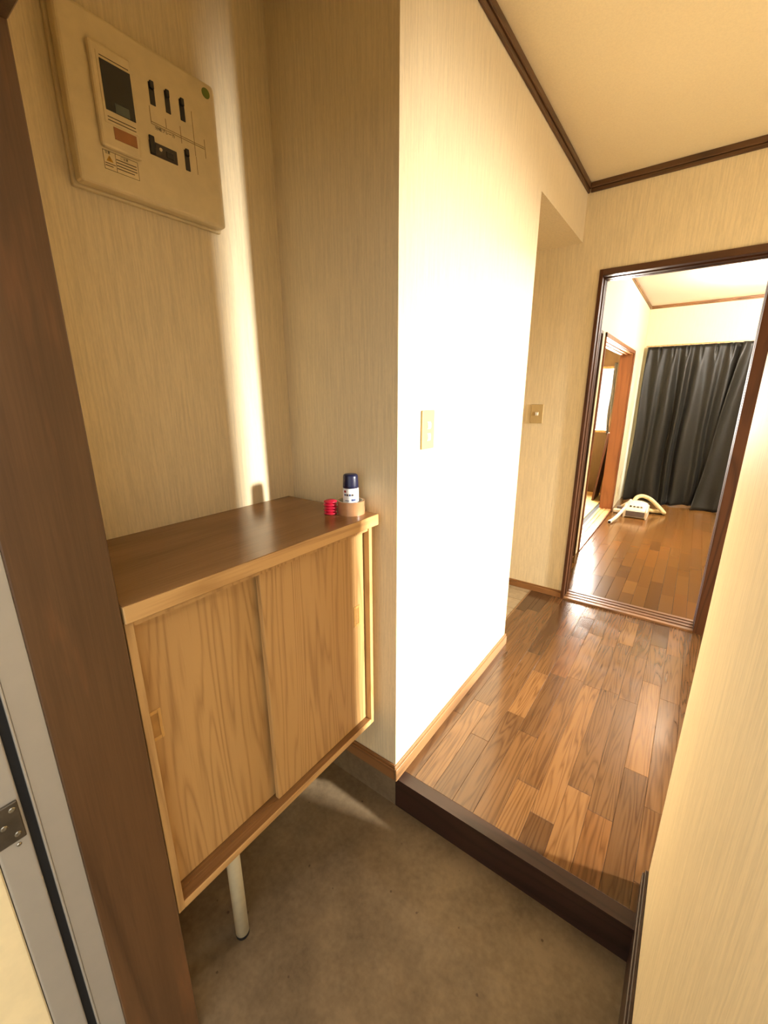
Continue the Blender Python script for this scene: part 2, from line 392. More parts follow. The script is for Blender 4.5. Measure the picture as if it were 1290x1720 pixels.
# ------------------------------------------------------------------ raised hall floor: step edge, planks, vinyl
tag(box('trim_step_edge', (.0005, 0, 0), (XR-.0135, .044, ZH), M['kamachi'], ), 'dark brown wooden step edge between concrete and plank floor', 'step', kind=S)
fl = tag(boxes('floor_hall', [((0, .044, .0), (XR, YK, ZH-.008)), ((-.083, YK, .0), (XE, YF, ZH-.008))], M['kamachi']),
         'brown oak plank floor of the hall, one step above the concrete', 'floor', kind=S)
PX0, PP = .4985, .0745
def plank(x0, x1, y0, y1, z, tone, par, mat='plank', th=.008):
    e = .0003
    bm = bmesh.new(); badd(bm, (x0+e, y0+e, z-th), (x1-e, y1-e, z))
    top = [ed for ed in bm.edges if all(abs(v.co.z-z) < 1e-6 for v in ed.verts)]
    bmesh.ops.bevel(bm, geom=top, offset=.0009, segments=1, affect='EDGES')
    o = obj('plank', bm, M[mat], par, origin=((x0+x1)/2, (y0+y1)/2, z))
    o.color = tuple(tone)+(1,); return o
D_, N_, L_, R_ = (.62, .60, .62), (.88, .86, .84), (1.22, 1.22, 1.16), (.98, .88, .78)
def tone(k):
    j = random.uniform(-.05, .05); return tuple(x+j for x in {'D': D_, 'N': N_, 'L': L_, 'R': R_, 'M': (.75, .73, .73)}[k])
hallcols = {  # column: joints along y and tones of the pieces between them
 -8: ([1.46], 'ND'), -7: ([.42, .98, 1.5], 'NMND'), -6: ([.539, 1.113], 'LMN'), -5: ([.35, 1.043], 'MND'), -4: ([.557, .9, 1.3], 'MLNR'),
 -3: ([.48, .931, 1.337, 1.603], 'NDRDN'), -2: ([.255, .952, 1.429], 'LNLN'), -1: ([.161, .936, 1.35], 'DLNR'),
 0: ([.336, .95, 1.418, 1.70], 'LMNLN'), 1: ([.28, .93, 1.33], 'RMNM'), 2: ([.533, 1.129, 1.5], 'DLND'), 3: ([.40, 1.033, 1.45], 'MMNR'), 4: ([.62, 1.245], 'NDM')}
for c in range(-8, 17):
    x0, x1 = PX0+PP*c, PX0+PP*(c+1)
    if c in hallcols: js, ts = hallcols[c]
    else:
        js = sorted(random.sample([.3, .5, .7, .93, 1.12, 1.34, 1.55], 3)); ts = ''.join(random.choice('NNMLDR') for _ in range(4))
    ys = [.044 if x1 < XR else YK]+js+[YF]
    x0, x1 = max(x0, -.083), x1
    if x0 < 0 < x1 or x1 <= 0: ys[0] = YO-.02 if x1 <= .0 else ys[0]
    if x1 <= 0:
        ys = [YO]+[j for j in js if j > YO+.1]+[YF]; ts = ts[-(len(ys)-1):]
    if x0 < 0 < x1: x0 = .0
    for a, b, t_ in zip(ys, ys[1:], ts): plank(x0, x1, a, b, ZH, tone(t_), fl)
plank(PX0+3*PP, XR, .044, YK, ZH, tone('M'), fl)
plank(PX0-7*PP, 0.0, YO, 1.5, ZH, tone('N'), fl); plank(PX0-7*PP, 0.0, 1.5, YF, ZH, tone('D'), fl)
bm = bmesh.new(); x = PX0+PP*17
while x < XE-.05: badd(bm, (x+.0004, YK, ZH-.008), (min(x+PP, XE)-.0004, YF, ZH), .0008); x += PP
fo = obj('plank_field', bm, M['plank'], fl); fo['kind'] = 'stuff'; fo.color = (.88, .86, .84, 1)

pf = tag(box('floor_passage', (-1.3, YO, 0), (-.083, YF, ZH-.006), M['vinylg']), 'beige vinyl tile floor of the side passage', 'floor', kind=S)
box('edge_strip', (-.089, YO, ZH-.006), (-.083, YF, ZH+.0015), M['base_y'], pf)
ts_ = .14
for i in range(9):
    for j in range(6):
        a0, b0 = -.089-(i+1)*ts_, YO+j*ts_
        a1, b1 = a0+ts_, min(b0+ts_, YF)
        if b1-b0 < .02 or a0 < -1.3: continue
        t_ = bmesh.new(); badd(t_, (a0+.002, b0+.002, ZH-.006), (a1-.002, b1-.002, ZH), .001)
        obj('tile', t_, M['vinyl'], pf)

# ------------------------------------------------------------------ entrance door, frame, lining
ln = thing('trim_entrance_lining', 'dark brown wooden lining of the entrance doorway, wide upright at the left', 'door lining', (-.06, -.79, 0), kind=S)
box('upright', (-.075, -.85, 0), (-.05, -.7265, 1.90), M['lining'], ln, bev=.002)
box('head', (-.05, -.85, 1.848), (XR, -.7265, 1.90), M['lining'], ln, bev=.002)
af = thing('trim_door_frame', 'grey aluminium frame of the entrance door beside the brown lining', 'door frame', (-.07, -.87, 0), kind=S)
box('upright', (-.095, -.8855, 0), (-.0515, -.8502, 1.90), M['alu'], af, bev=.001)
box('lip', (-.095, -.8885, 0), (-.0495, -.8857, 1.90), M['alu'], af, bev=.0006)
box('gasket', (-.10, -.8995, 0), (-.058, -.8887, 1.90), M['black'], af)
box('head', (-.0495, -.8885, 1.853), (XR, -.8502, 1.90), M['alu'], af, bev=.001)
dr = thing('door_1', 'open entrance door with cream face and aluminium hinge edge at far left', 'door', (-.07, -1.3, 0), kind=S)
box('stile', (-.098, -.938, .01), (-.053, -.8997, 1.88), M['alu'], dr, bev=.003, seg=3)
box('panel', (-.094, -1.66, .01), (-.055, -.939, 1.88), M['cream'], dr, bev=.002)
box('stile', (-.098, -1.70, .01), (-.053, -1.661, 1.88), M['alu'], dr, bev=.003)
hg = box('hinge', (-.053, -.958, .795), (-.0485, -.9035, .862), M['steel'], dr, bev=.0015, seg=2)
for (yy, zz) in ((-.911, .851), (-.912, .807), (-.924, .829), (-.936, .851), (-.937, .807)):
    t_ = bmesh.new(); solid_lathe(t_, [(.0042, 0), (.0042, .0006), (.0028, .0011), (.0016, .0011), (.0013, .0004)], (-.0486, yy, zz), 16, 'x')
    obj('screw', t_, M['screw'], hg, smooth=False)
t_ = bmesh.new(); solid_lathe(t_, [(.0034, 0), (.0031, .0012), (.0018, .002)], (-.053, -.914, .785), 16, 'x'); obj('rivet', t_, M['screw'], dr)

# ------------------------------------------------------------------ shoe cabinet
cx0, cxf = XB+.002, -.056
cb = thing('shoe_cabinet', 'oak veneer shoe cabinet with two sliding doors and dark worn top', 'cabinet', (-.25, -.385, 0))
zt0, zt1, zb = 1.062, 1.096, .372
tp = box('top_board', (cx0, -.7235, zt0), (-.048, -.026, zt1-.0012), M['oaky'], cb, bev=.0015)
box('top_surface', (cx0, -.7235, zt1-.0012), (-.0485, -.0265, zt1), M['oaktop'], tp)
box('side_panel', (cx0, -.7235, zb), (cxf, -.7095, zt0), M['oak'], cb, bev=.0008)
box('side_panel', (cx0, -.063, zb), (cxf, -.049, zt0), M['oak'], cb, bev=.0008)
bp_ = box('bottom_panel', (cx0, -.7095, zb), (cxf, -.063, zb+.017), M['oaky'], cb, bev=.0008)
box('dark_slab', (-.13, -.7095, zb+.017), (cxf-.003, -.063, zb+.018), M['oaktop'], bp_)  # thin slab of darker wood over the front of the bottom panel
box('back_panel', (cx0, -.7095, zb+.017), (cx0+.006, -.063, zt0), M['oak'], cb)
box('top_rail', (-.12, -.7095, zt0-.012), (cxf-.004, -.063, zt0), M['oak'], cb)
boxes('track', [((-.106, -.7095, zb+.018), (-.104, -.063, zb+.02)), ((-.0845, -.7095, zb+.018), (-.0825, -.063, zb+.02))], M['oaktop'], bp_)
def cab_door(y0, y1, x0, x1, hy, hz):
    d = box('door', (x0, y0, zb+.0205), (x1, y1, zt0-.006), M['oak'], cb, bev=.001)
    w, h, t = .027, .068, .006
    bm = bmesh.new()                                    # finger pull: raised rim around a recess plate
    badd(bm, (x1, hy-w/2, hz-h/2), (x1+.0025, hy-w/2+t, hz+h/2), .0008); badd(bm, (x1, hy+w/2-t, hz-h/2), (x1+.0025, hy+w/2, hz+h/2), .0008)
    badd(bm, (x1, hy-w/2+t, hz-h/2), (x1+.0025, hy+w/2-t, hz-h/2+t+.002), .0008); badd(bm, (x1, hy-w/2+t, hz+h/2-t-.002), (x1+.0025, hy+w/2-t, hz+h/2), .0008)
    hd = obj('finger_pull', bm, M['pull'], d)
    box('recess', (x1, hy-w/2+t, hz-h/2+t+.002), (x1+.0004, hy+w/2-t, hz+h/2-t-.002), M['pulld'], hd)
M['pull'] = plain('pull_tan_plastic', (214, 168, 98), .3, var=.03); M['pulld'] = plain('pull_recess', (190, 146, 84), .4)
cab_door(-.7085, -.372, -.112, -.098, -.689, .808)
cab_door(-.436, -.0655, -.0905, -.0765, -.102, .786)
lg = obj('leg', solid_lathe(bmesh.new(), [(.0175, .012), (.0175, .33), (.0175, zb)], (-.125, -.557, 0), 28), M['legw'], cb, smooth=False)
for p in lg.data.polygons: p.use_smooth = len(p.vertices) == 4
obj('foot', solid_lathe(bmesh.new(), [(.0165, 0), (.0175, .002), (.0175, .012)], (-.125, -.557, 0), 28), M['black'], lg)

# ------------------------------------------------------------------ things on the cabinet
TC = (-.119, -.066, zt1)
rt_ = bmesh.new(); r = lathe(rt_, [(.0345, 0), (.0395, 0), (.0402, .001), (.0402, .0385), (.0395, .0395), (.0365, .0395)], TC, 48)
for i in range(48):
    j = (i+1) % 48; pass
bm = rt_; rr = lathe(bm, [(.0365, .0395), (.0365, 0), (.0345, 0)], TC, 48)
bmesh.ops.remove_doubles(bm, verts=bm.verts, dist=1e-5)
tr_ = thing('tape_roll', 'roll of tan packing tape around the small spray can on the cabinet', 'tape', TC)
t2 = bmesh.new(); lathe(t2, [(.0366, 0), (.0402, 0), (.0402, .0395), (.0366, .0395), (.0366, 0)], TC, 48); bmesh.ops.remove_doubles(t2, verts=t2.verts, dist=1e-6)
obj('tape', t2, M['tape'], tr_)
t2 = bmesh.new(); lathe(t2, [(.0338, .0004), (.0365, .0004), (.0365, .0392), (.0338, .0392), (.0338, .0004)], TC, 48); bmesh.ops.remove_doubles(t2, verts=t2.verts, dist=1e-6)
obj('core', t2, M['core'], tr_); bm.free()
cn = thing('spray_can', 'small white spray can with navy cap standing inside the tape roll', 'spray can', (TC[0], TC[1], zt1))
o = obj('can', solid_lathe(bmesh.new(), [(.021, 0), (.0228, .0015), (.0232, .004), (.0232, .074), (.0218, .0775)], TC, 40), M['canw'], cn, smooth=False)
for p in o.data.polygons: p.use_smooth = len(p.vertices) == 4
o = obj('cap', solid_lathe(bmesh.new(), [(.0228, .0776), (.0228, .083), (.0218, .108), (.0208, .1135), (.018, .1165), (.012, .1175), (.004, .1176)], TC, 40), M['navy'], cn, smooth=True)
def arc_patch(name, a0, a1, z0, z1, r, mat, par, n=8):
    bm = bmesh.new(); lo = []; hi = []; lo2 = []; hi2 = []
    for i in range(n+1):
        a = a0+(a1-a0)*i/n; c, s = math.cos(a), math.sin(a)
        for l, rr_, z in ((lo, r, z0), (hi, r, z1), (lo2, r-.0004, z0), (hi2, r-.0004, z1)): l.append(bm.verts.new((TC[0]+rr_*c, TC[1]+rr_*s, TC[2]+z)))
    for i in range(n):
        bm.faces.new((lo[i], lo[i+1], hi[i+1], hi[i])); bm.faces.new((hi2[i], hi2[i+1], lo2[i+1], lo2[i]))
        bm.faces.new((hi[i], hi[i+1], hi2[i+1], hi2[i])); bm.faces.new((lo2[i], lo2[i+1], lo[i+1], lo[i]))
    return obj(name, bm, mat, par)
FA = math.atan2(CAM.y-TC[1], CAM.x-TC[0])     # the printed side faces the entrance
lb = arc_patch('red_mark', FA-.95, FA-.62, .0655, .072, .0235, M['redink'], cn)
for k in range(4): arc_patch('print', FA-.92+.33*k, FA-.92+.33*k+.26, .056, .0615, .0235, M['ink' if k % 2 else 'blueink'], cn)
for k in range(2): arc_patch('print', FA-.8+.85*k, FA-.8+.85*k+.55, .041, .0432+.004*k, .0235, M['blueink'], cn)
RC = Vector((-.160, -.111, zt1))
dm = None; nm = ['lowest', 'second lowest', 'middle', 'second from top', 'topmost']
for k in range(5):
    z = k*.0086
    bm = bmesh.new(); solid_lathe(bm, [(.013, 0), (.0135, .0012), (.0178, .0022), (.0192, .0034), (.0192, .0054), (.0178, .0066), (.0135, .0074), (.013, .0085)], RC+Vector((.0006*(-1)**k, .0005*(k % 3-1), z)), 28)
    o = obj('red_disc', bm, M['red'], origin=RC+Vector((0, 0, z)), smooth=True)
    tag(o, ['red plastic disc resting on the cabinet top, lowest of the stack', 'red plastic disc, second from the bottom of the small stack', 'red plastic disc in the middle of the small stack',
            'red plastic disc, second from the top of the small stack', 'red plastic disc lying topmost on the small stack'][k], 'disc', 'stack of red discs on the cabinet')

# ------------------------------------------------------------------ breaker panel on the alcove wall
PXF = XB+.042
bx = thing('breaker_panel', 'ivory breaker panel with dark meter window and black switches on wall', 'breaker panel', (XB, -.35, 1.88))
def pl(y0, y1, z0, z1, x0, x1, name, mat, par, bev=0, seg=1): return box(name, (x0, y0, z0), (x1, y1, z1), mat, par, bev=bev, seg=seg)
# back-projected on the wall plane, then drawn in towards the camera's foot point for the face depth
def fy(y): return CAM.y+(y-CAM.y)*(CAM.x-PXF)/(CAM.x-XB)
def fz(z): return CAM.z+(z-CAM.z)*(CAM.x-PXF)/(CAM.x-XB)
Y0, Y1, Z0, Z1 = fy(-.519), fy(-.178), fz(1.865), fz(2.176)
bm = bmesh.new(); badd(bm, (XB, Y0-.004, Z0-.004), (XB+.012, Y1+.004, Z1+.004), .003, 2); obj('back_box', bm, M['ivory'], bx)
bm = bmesh.new(); badd(bm, (XB+.012, Y0, Z0), (PXF, Y1, Z1), .0075, 3); cv = obj('cover', bm, M['ivory'], bx)
md = pl(fy(-.470), fy(-.388), fz(1.940), fz(2.122), PXF-.002, PXF+.010, 'meter_module', M['ivory'], bx, .005, 2)
X2 = PXF+.010
pl(fy(-.458), fy(-.391), fz(1.985), fz(2.106), X2-.0005, X2+.0012, 'window_rim', M['ivory'], md, .0005)
pl(fy(-.453), fy(-.394), fz(2.008), fz(2.094), X2+.0012, X2+.0022, 'window', M['smoke'], md)
pl(fy(-.434), fy(-.406), fz(2.009), fz(2.026), X2+.0022, X2+.0028, 'nameplate', M['grey'], md)
pl(fy(-.443), fy(-.397), fz(1.960), fz(1.982), X2, X2+.0010, 'brown_label', M['orange'], md)
for k in range(2): pl(fy(-.452), fy(-.396), fz(1.990+.006*k), fz(1.9915+.006*k), X2+.0012, X2+.0016, 'print_line', M['ink'], md)
pl(fy(-.452), fy(-.396), fz(2.099), fz(2.1005), X2+.0012, X2+.0016, 'print_line', M['ink'], md)
for (a, b, c, d) in ((-.349, -.337, 2.066, 2.108), (-.3135, -.302, 2.066, 2.108), (-.2785, -.2665, 2.066, 2.108), (-.279, -.267, 1.965, 2.007)):
    s_ = pl(fy(a), fy(b), fz(c), fz(d), PXF-.001, PXF+.0016, 'breaker', M['blackp'], bx, .0006)
    pl(fy(a)+.0015, fy(b)-.0015, fz(d)-.012, fz(d)+.002, PXF+.0016, PXF+.006, 'toggle', M['blackp'], s_, .001)
mb = pl(fy(-.364), fy(-.299), fz(1.9665), fz(1.994), PXF-.001, PXF+.0015, 'main_breaker', M['greyd'], bx, .0006)
pl(fy(-.364), fy(-.352), fz(1.968), fz(2.003), PXF+.0012, PXF+.005, 'toggle', M['blackp'], mb, .001)
t_ = bmesh.new(); solid_lathe(t_, [(.0035, 0), (.0032, .002)], (PXF+.0015, fy(-.339), fz(1.983)), 16, 'x'); obj('test_button', t_, M['ivory'], mb)
pl(fy(-.326), fy(-.308), fz(1.972), fz(1.985), PXF+.0015, PXF+.003, 'reset_button', M['blackp'], mb, .0006)
for (a, b, c, d) in ((-.353, -.222, 2.0325, 2.0335), (-.353, -.222, 2.0285, 2.0295), (-.353, -.352, 2.030, 2.062), (-.318, -.317, 2.033, 2.052), (-.283, -.282, 2.018, 2.052), (-.249, -.248, 2.005, 2.096), (-.248, -.247, 1.966, 2.004), (-.221, -.220, 2.010, 2.050)):
    pl(fy(a), fy(b), fz(c), fz(d), PXF, PXF+.0005, 'print_line', M['inkl'] if 'inkl' in M else M.setdefault('inkl', plain('faint_ink', (150, 122, 84), .6)), bx)
t_ = bmesh.new(); solid_lathe(t_, [(.0105, 0), (.0100, .0008)], (PXF, fy(-.2035), fz(2.152)), 28, 'x'); gs = obj('green_seal', t_, M['green'], bx)
gs['label'] = 'round green seal'
lab = pl(fy(-.468), fy(-.397), fz(1.9015), fz(1.9365), PXF, PXF+.0006, 'warning_label', M['paperlab'], bx)
def frame_lines(y0, y1, z0, z1, x, t, par):
    boxes('label_border', [((x, y0, z0), (x+.0003, y1, z0+t)), ((x, y0, z1-t), (x+.0003, y1, z1)), ((x, y0, z0), (x+.0003, y0+t, z1)), ((x, y1-t, z0), (x+.0003, y1, z1)), ((x, y0+(y1-y0)*.34, z0), (x+.0003, y0+(y1-y0)*.34+t, z1))], M['ink'], par)
frame_lines(fy(-.468), fy(-.397), fz(1.9015), fz(1.9365), PXF+.0006, .0007, lab)
bm = bmesh.new(); cy_, cz_ = fy(-.456), fz(1.923); extr(bm, [(PXF+.0006, cy_-.0065, cz_-.0055), (PXF+.0006, cy_+.0065, cz_-.0055), (PXF+.0006, cy_, cz_+.0055)], (.0005, 0, 0)); obj('warning_triangle', bm, M['yellow'], lab)
def text(s, size, y, z, x, mat, par):
    c = bpy.data.curves.new('lettering', 'FONT'); c.body = s; c.size = size; c.extrude = .0002
    tmp = bpy.data.objects.new('tmp', c); COL.objects.link(tmp); bpy.context.view_layer.update()
    me = bpy.data.meshes.new_from_object(tmp.evaluated_get(bpy.context.evaluated_depsgraph_get())); bpy.data.objects.remove(tmp)
    me.materials.clear(); me.materials.append(mat); me.name = 'lettering'
    o = bpy.data.objects.new('lettering', me); COL.objects.link(o); o.parent = par
    mw = Matrix(((0, 0, 1, x), (1, 0, 0, y), (0, 1, 0, z), (0, 0, 0, 1)))
    o.matrix_local = Matrix.Translation(-wloc(par)) @ mw; return o
text('!', .009, cy_-.001, cz_-.0035, PXF+.0012, M['ink'], lab)
text('注意', .0055, fy(-.4645), fz(1.931), PXF+.0007, M['ink'], lab)
text('ご注意', .0055, fy(-.434), fz(1.930), PXF+.0007, M['ink'], lab)
text('分岐ブレーカ', .0075, fy(-.345), fz(2.0215), PXF+.0002, M['ink'], bx)
for k in range(4):
    z = 1.9255-.0055*k; pl(fy(-.4425), fy(-.4005-.006*(k == 3)), fz(z), fz(z+.0016), PXF+.0006, PXF+.0009, 'print_line', M['ink'], lab)
for k in range(2):
    z = 1.9125-.0045*k; pl(fy(-.466), fy(-.4455-.005*k), fz(z), fz(z+.0014), PXF+.0006, PXF+.0009, 'print_line', M['ink'], lab)

# ------------------------------------------------------------------ switches
s1 = thing('wall_switch', 'tall ivory switch plate with two small rockers on bright wall', 'switch', (0, .157, 1.27))
bm = badd(bmesh.new(), (0, .1215, 1.272), (.007, .1925, 1.388), .0025, 2); obj('plate', bm, M['aged'], s1)
for z in (1.343, 1.308):
    q = box('rocker_frame', (.0068, .147, z-.0115), (.0082, .169, z+.0115), M['ivory2'], s1, bev=.001)
    box('rocker', (.0082, .1495, z-.0085), (.0112, .1665, z+.0085), M['white'], q, bev=.002, seg=2)
s2 = thing('wall_switch', 'small ivory square switch plate on the shaded wall left of kitchen doorway', 'switch', (-.161, YF, 1.262))
bm = badd(bmesh.new(), (-.199, YF-.007, 1.262), (-.123, YF, 1.377), .0025, 2); obj('plate', bm, M['aged'], s2)
q = box('rocker_frame', (-.172, YF-.0085, 1.307), (-.150, YF-.0068, 1.331), M['ivory2'], s2, bev=.001)
box('rocker', (-.169, YF-.012, 1.311), (-.153, YF-.0085, 1.327), M['white'], q, bev=.002, seg=2)

# ------------------------------------------------------------------ kitchen doorway frame
kf = thing('trim_kitchen_door_frame', 'dark brown grooved frame of the doorway into the kitchen', 'door frame', (.49, 1.85, ZH), kind=S)
yy = (1.772, 1.812, 1.846, 1.882, 1.892, 1.925)
for s, (xa, xb_, xr_) in (('l', (.109, .127, .113)), ('r', (.885, .830, .846))):
    for i, (a, b) in enumerate(zip(yy, yy[1:])):
        x2 = xr_ if i in (1, 3) else xb_
        box('jamb_strip' if i not in (1, 3) else 'jamb_groove', (min(xa, x2), a, ZH), (max(xa, x2), b, 2.088), M['frame'], kf, bev=.0012 if i not in (1, 3) else 0)
for i, (a, b) in enumerate(zip(yy, yy[1:])):
    box('head_strip' if i not in (1, 3) else 'head_groove', (.127 if i not in (1, 3) else .113, a, 2.070 if i in (1, 3) else 2.056), (.83 if i not in (1, 3) else .846, b, 2.088), M['framex'], kf, bev=.0012 if i not in (1, 3) else 0)
th = thing('trim_kitchen_threshold', 'brown wooden threshold with two sliding door grooves at the kitchen doorway', 'threshold', (.49, 1.85, ZH), kind=S)
box('sill_board', (.127, 1.776, ZH-.01), (.83, 1.925, ZH+.006), M['sill'], th)
for a, b in ((1.776, 1.806), (1.819, 1.846), (1.859, 1.886), (1.899, 1.925)): box('sill_rib', (.127, a, ZH+.006), (.83, b, ZH+.0125), M['sill'], th, bev=.0015)

# ------------------------------------------------------------------ kitchen shell
kfl = tag(box('floor_kitchen', (0, KY0, 0), (KX, KY, ZH-.008), M['kamachi']), 'glossy brown oak plank floor of the kitchen beyond the doorway', 'floor', kind=S)
fixed = {1: ([2.446, 3.0, 3.62, 4.3, 4.8], 'DNRNMN'), -1: ([2.125, 2.359, 2.9, 3.5, 4.2], 'NLNRNN'), -2: ([2.398, 2.653, 3.2, 3.8, 4.5], 'NDNNRN'), 0: ([2.3, 2.75, 3.19, 3.484, 4.1], 'NNRDNN'), 2: ([2.243, 2.855, 3.4, 4.0, 4.7], 'NMNRNN')}
nk = 0
for c in range(-7, 31):
    x0, x1 = max(PX0+PP*c, 0), min(PX0+PP*(c+1), KX)
    if x1-x0 < .01: continue
    if c in fixed: js, ts = fixed[c]
    elif c < 14:
        js = sorted(random.uniform(2.0+.62*i, 2.5+.62*i) for i in range(5)); ts = ''.join(random.choice('NNNRMDL'[:6]) for _ in range(6))
    else:
        js = sorted(random.uniform(2.2+1.0*i, 2.9+1.0*i) for i in range(3)); ts = ''.join(random.choice('NNRMD') for _ in range(4))
    ys = [1.925 if .1 < x0 < .83 else KY0]+js+[KY]
    for a, b, t_ in zip(ys, ys[1:], ts):
        tn = tone(t_); plank(x0, x1, a, b, ZH, tuple(.15*v+.85*w*1.02 for v, w in zip((.9, .9, .9), tn)), kfl, 'plank_k'); nk += 1
OY0, OY1, OZ = 2.77, 4.50, 1.885      # opening into the tatami room
CY0, CY1 = 1.97, 2.655                # closet beside the doorway
tag(boxes('wall_kitchen_left', [((-.12, KY0, ZH), (0, CY0, ZK)), ((-.12, CY1, ZH), (0, OY0, ZK)), ((-.12, OY1, ZH), (0, KY, ZK)), ((-.12, CY0, OZ), (0, CY1, ZK)), ((-.12, OY0, OZ), (0, OY1, ZK))], M['paper_k']),
    'pale cream kitchen wall with the opening into the tatami room', 'wall', kind=S)
BX0, BX1, BZ = .035, 1.95, 1.975
tag(boxes('wall_kitchen_back', [((-.0, KY, ZH), (BX0, KY+.12, ZK)), ((BX1, KY, ZH), (KX+.12, KY+.12, ZK)), ((BX0, KY, BZ), (BX1, KY+.12, ZK)), ((BX0, KY, 0), (BX1, KY+.12, ZH+.02))], M['paper_k']),
    'pale cream kitchen wall above the dark curtains', 'wall', kind=S)
tag(box('wall_kitchen_right', (KX, KY0, 0), (KX+.12, KY, ZK), M['paper_k']), 'cream kitchen wall out of sight to the right', 'wall', kind=S)
tag(box('ceiling_kitchen', (-.12, KY0, ZK), (KX+.12, KY+.12, ZK+.1), M['ceil_k']), 'pinkish cream ceiling of the kitchen', 'ceiling', kind=S)
tag(boxes('wall_kitchen_front', [((.885, KY0, ZH), (KX, KY0+.012, ZK)), ((0, KY0, ZH), (.109, KY0+.012, ZK)), ((.109, KY0, 2.088), (.885, KY0+.012, ZK))], M['paper_k']), 'kitchen side of the doorway wall', 'wall', kind=S)
trim('trim_5', (0, KY0+.012, ZK-.034), (.014, KY, ZK), M['base_y'], 'thin brown ceiling trim along the left kitchen wall')
trim('trim_6', (.014, KY-.014, ZK-.034), (KX, KY, ZK), M['base_x'], 'thin brown ceiling trim over the dark curtains')
# opening frame into the tatami room
tf = thing('trim_tatami_door_frame', 'orange brown wooden frame of the opening into the tatami room', 'door frame', (-.06, 3.6, ZH), kind=S)
box('jamb', (-.124, OY1-.062, ZH), (-.001, OY1, OZ), M['jamb'], tf)
box('jamb', (-.124, OY0, ZH), (-.001, OY0+.03, OZ), M['jamb'], tf)
box('casing', (0, OY1-.064, ZH), (.012, OY1+.004, OZ), M['jambe'], tf, bev=.001)
box('casing', (0, OY0-.004, ZH), (.012, OY0+.018, OZ), M['jambe'], tf, bev=.001)
box('casing', (0, OY0-.004, OZ-.028), (.012, OY1+.004, OZ+.006), M['jambe'], tf, bev=.001)
for a, b, z in ((-.124, -.094, 1.852), (-.094, -.074, 1.868), (-.074, -.050, 1.852), (-.050, -.030, 1.868), (-.030, 0, 1.852)):
    box('head_strip', (a, OY0+.03, z), (b, OY1-.062, OZ), M['silly'], tf, bev=.001)
ts2 = thing('trim_tatami_sill', 'pale grooved wooden sill between kitchen floor and tatami', 'sill', (-.06, 3.6, ZH), kind=S)
box('sill_board', (-.124, OY0, 0), (.002, OY1, ZH+.010), M['silly'], ts2)
for a, b in ((-.124, -.098), (-.080, -.058), (-.040, 0.002)): box('sill_rib', (a, OY0, ZH+.010), (b, OY1, ZH+.016), M['silly'], ts2, bev=.001)
box('edge_strip', (.002, OY0-.004, ZH), (.012, OY1+.004, ZH+.014), M['jambe'], ts2)
# closet beside the doorway
cl = thing('door_2', 'dark brown closet door barely showing beside the kitchen doorway', 'door', (-.06, 2.3, ZH), kind=S)
box('panel', (-.03, CY0, ZH), (-.012, CY1-.02, OZ-.02), M['door_dark'], cl)
boxes('frame', [((-.12, CY1-.02, ZH), (.008, CY1, OZ)), ((-.12, CY0, OZ-.02), (.008, CY1-.02, OZ))], M['door_dark'], cl)
tag(box('floor_closet', (-.6, CY0-.06, 0), (-.0, OY0, ZH), M['silly']), 'floor of the closet behind the dark door', 'floor', kind=S)
# outlet
ou = thing('wall_outlet', 'small cream wall outlet low beside the tatami opening', 'outlet', (0, 4.80, .26))
bm = badd(bmesh.new(), (0, 4.765, .235), (.006, 4.835, .345), .002, 2); obj('plate', bm, M['ivory2'], ou)
for z in (.272, .308): box('socket', (.006, 4.788, z-.011), (.0075, 4.812, z+.011), M['ivory'], ou, bev=.0008)

# tatami room
TX = -3.2
tfl = tag(box('floor_tatami', (TX, OY0-.6, 0), (-.124, KY, ZH+.004), M['heri']), 'tatami mat floor seen through the opening', 'floor', kind=S)
for i in range(3):
    for j in range(3):
        a, b = -.124-.02-(i+1)*.9, 2.2+j*1.05
        box('tatami_mat', (a+.03, b, ZH+.004), (a+.87, min(b+1.04, KY), ZH+.012), M['tatami'], tfl, bev=.002)
WX0, WX1, WZ0, WZ1 = -1.75, -.27, .955, 1.79
tag(boxes('wall_tatami_back', [((TX, KY, 0), (WX0, KY+.12, 2.4)), ((WX1, KY, 0), (0, KY+.12, 2.4)), ((WX0, KY, 0), (WX1, KY+.12, WZ0)), ((WX0, KY, WZ1), (WX1, KY+.12, 2.4))], M['juraku']),
    'brown sand-plaster wall with the bright window in the tatami room', 'wall', kind=S)
tag(boxes('wall_tatami_side', [((TX-.12, 2.05, 0), (TX, KY+.12, 2.4)), ((TX, 2.05, 0), (-.6, 2.17, 2.4))], M['juraku']), 'brown sand-plaster walls of the tatami room out of sight', 'wall', kind=S)
tag(box('ceiling_tatami', (TX-.12, 2.05, 2.4), (-.12, KY+.12, 2.45), M['silly']), 'wooden ceiling of the tatami room', 'ceiling', kind=S)
w2 = thing('window_2', 'blown-out bright window in the tatami room', 'window', (-1.0, KY, WZ0), kind=S)
boxes('window_frame', [((WX0, KY-.015, WZ1-.03), (WX1, KY+.05, WZ1)), ((WX0, KY-.015, WZ0), (WX1, KY+.05, WZ0+.03)), ((WX0, KY-.015, WZ0), (WX0+.03, KY+.05, WZ1)), ((WX1-.03, KY-.015, WZ0), (WX1, KY+.05, WZ1))], M['silly'], w2)
for a, b in ((WX0+.03, -1.02), (-1.0, WX1-.03)): box('pane', (a, KY+.02, WZ0+.03), (b, KY+.024, WZ1-.03), M['glass'], w2)

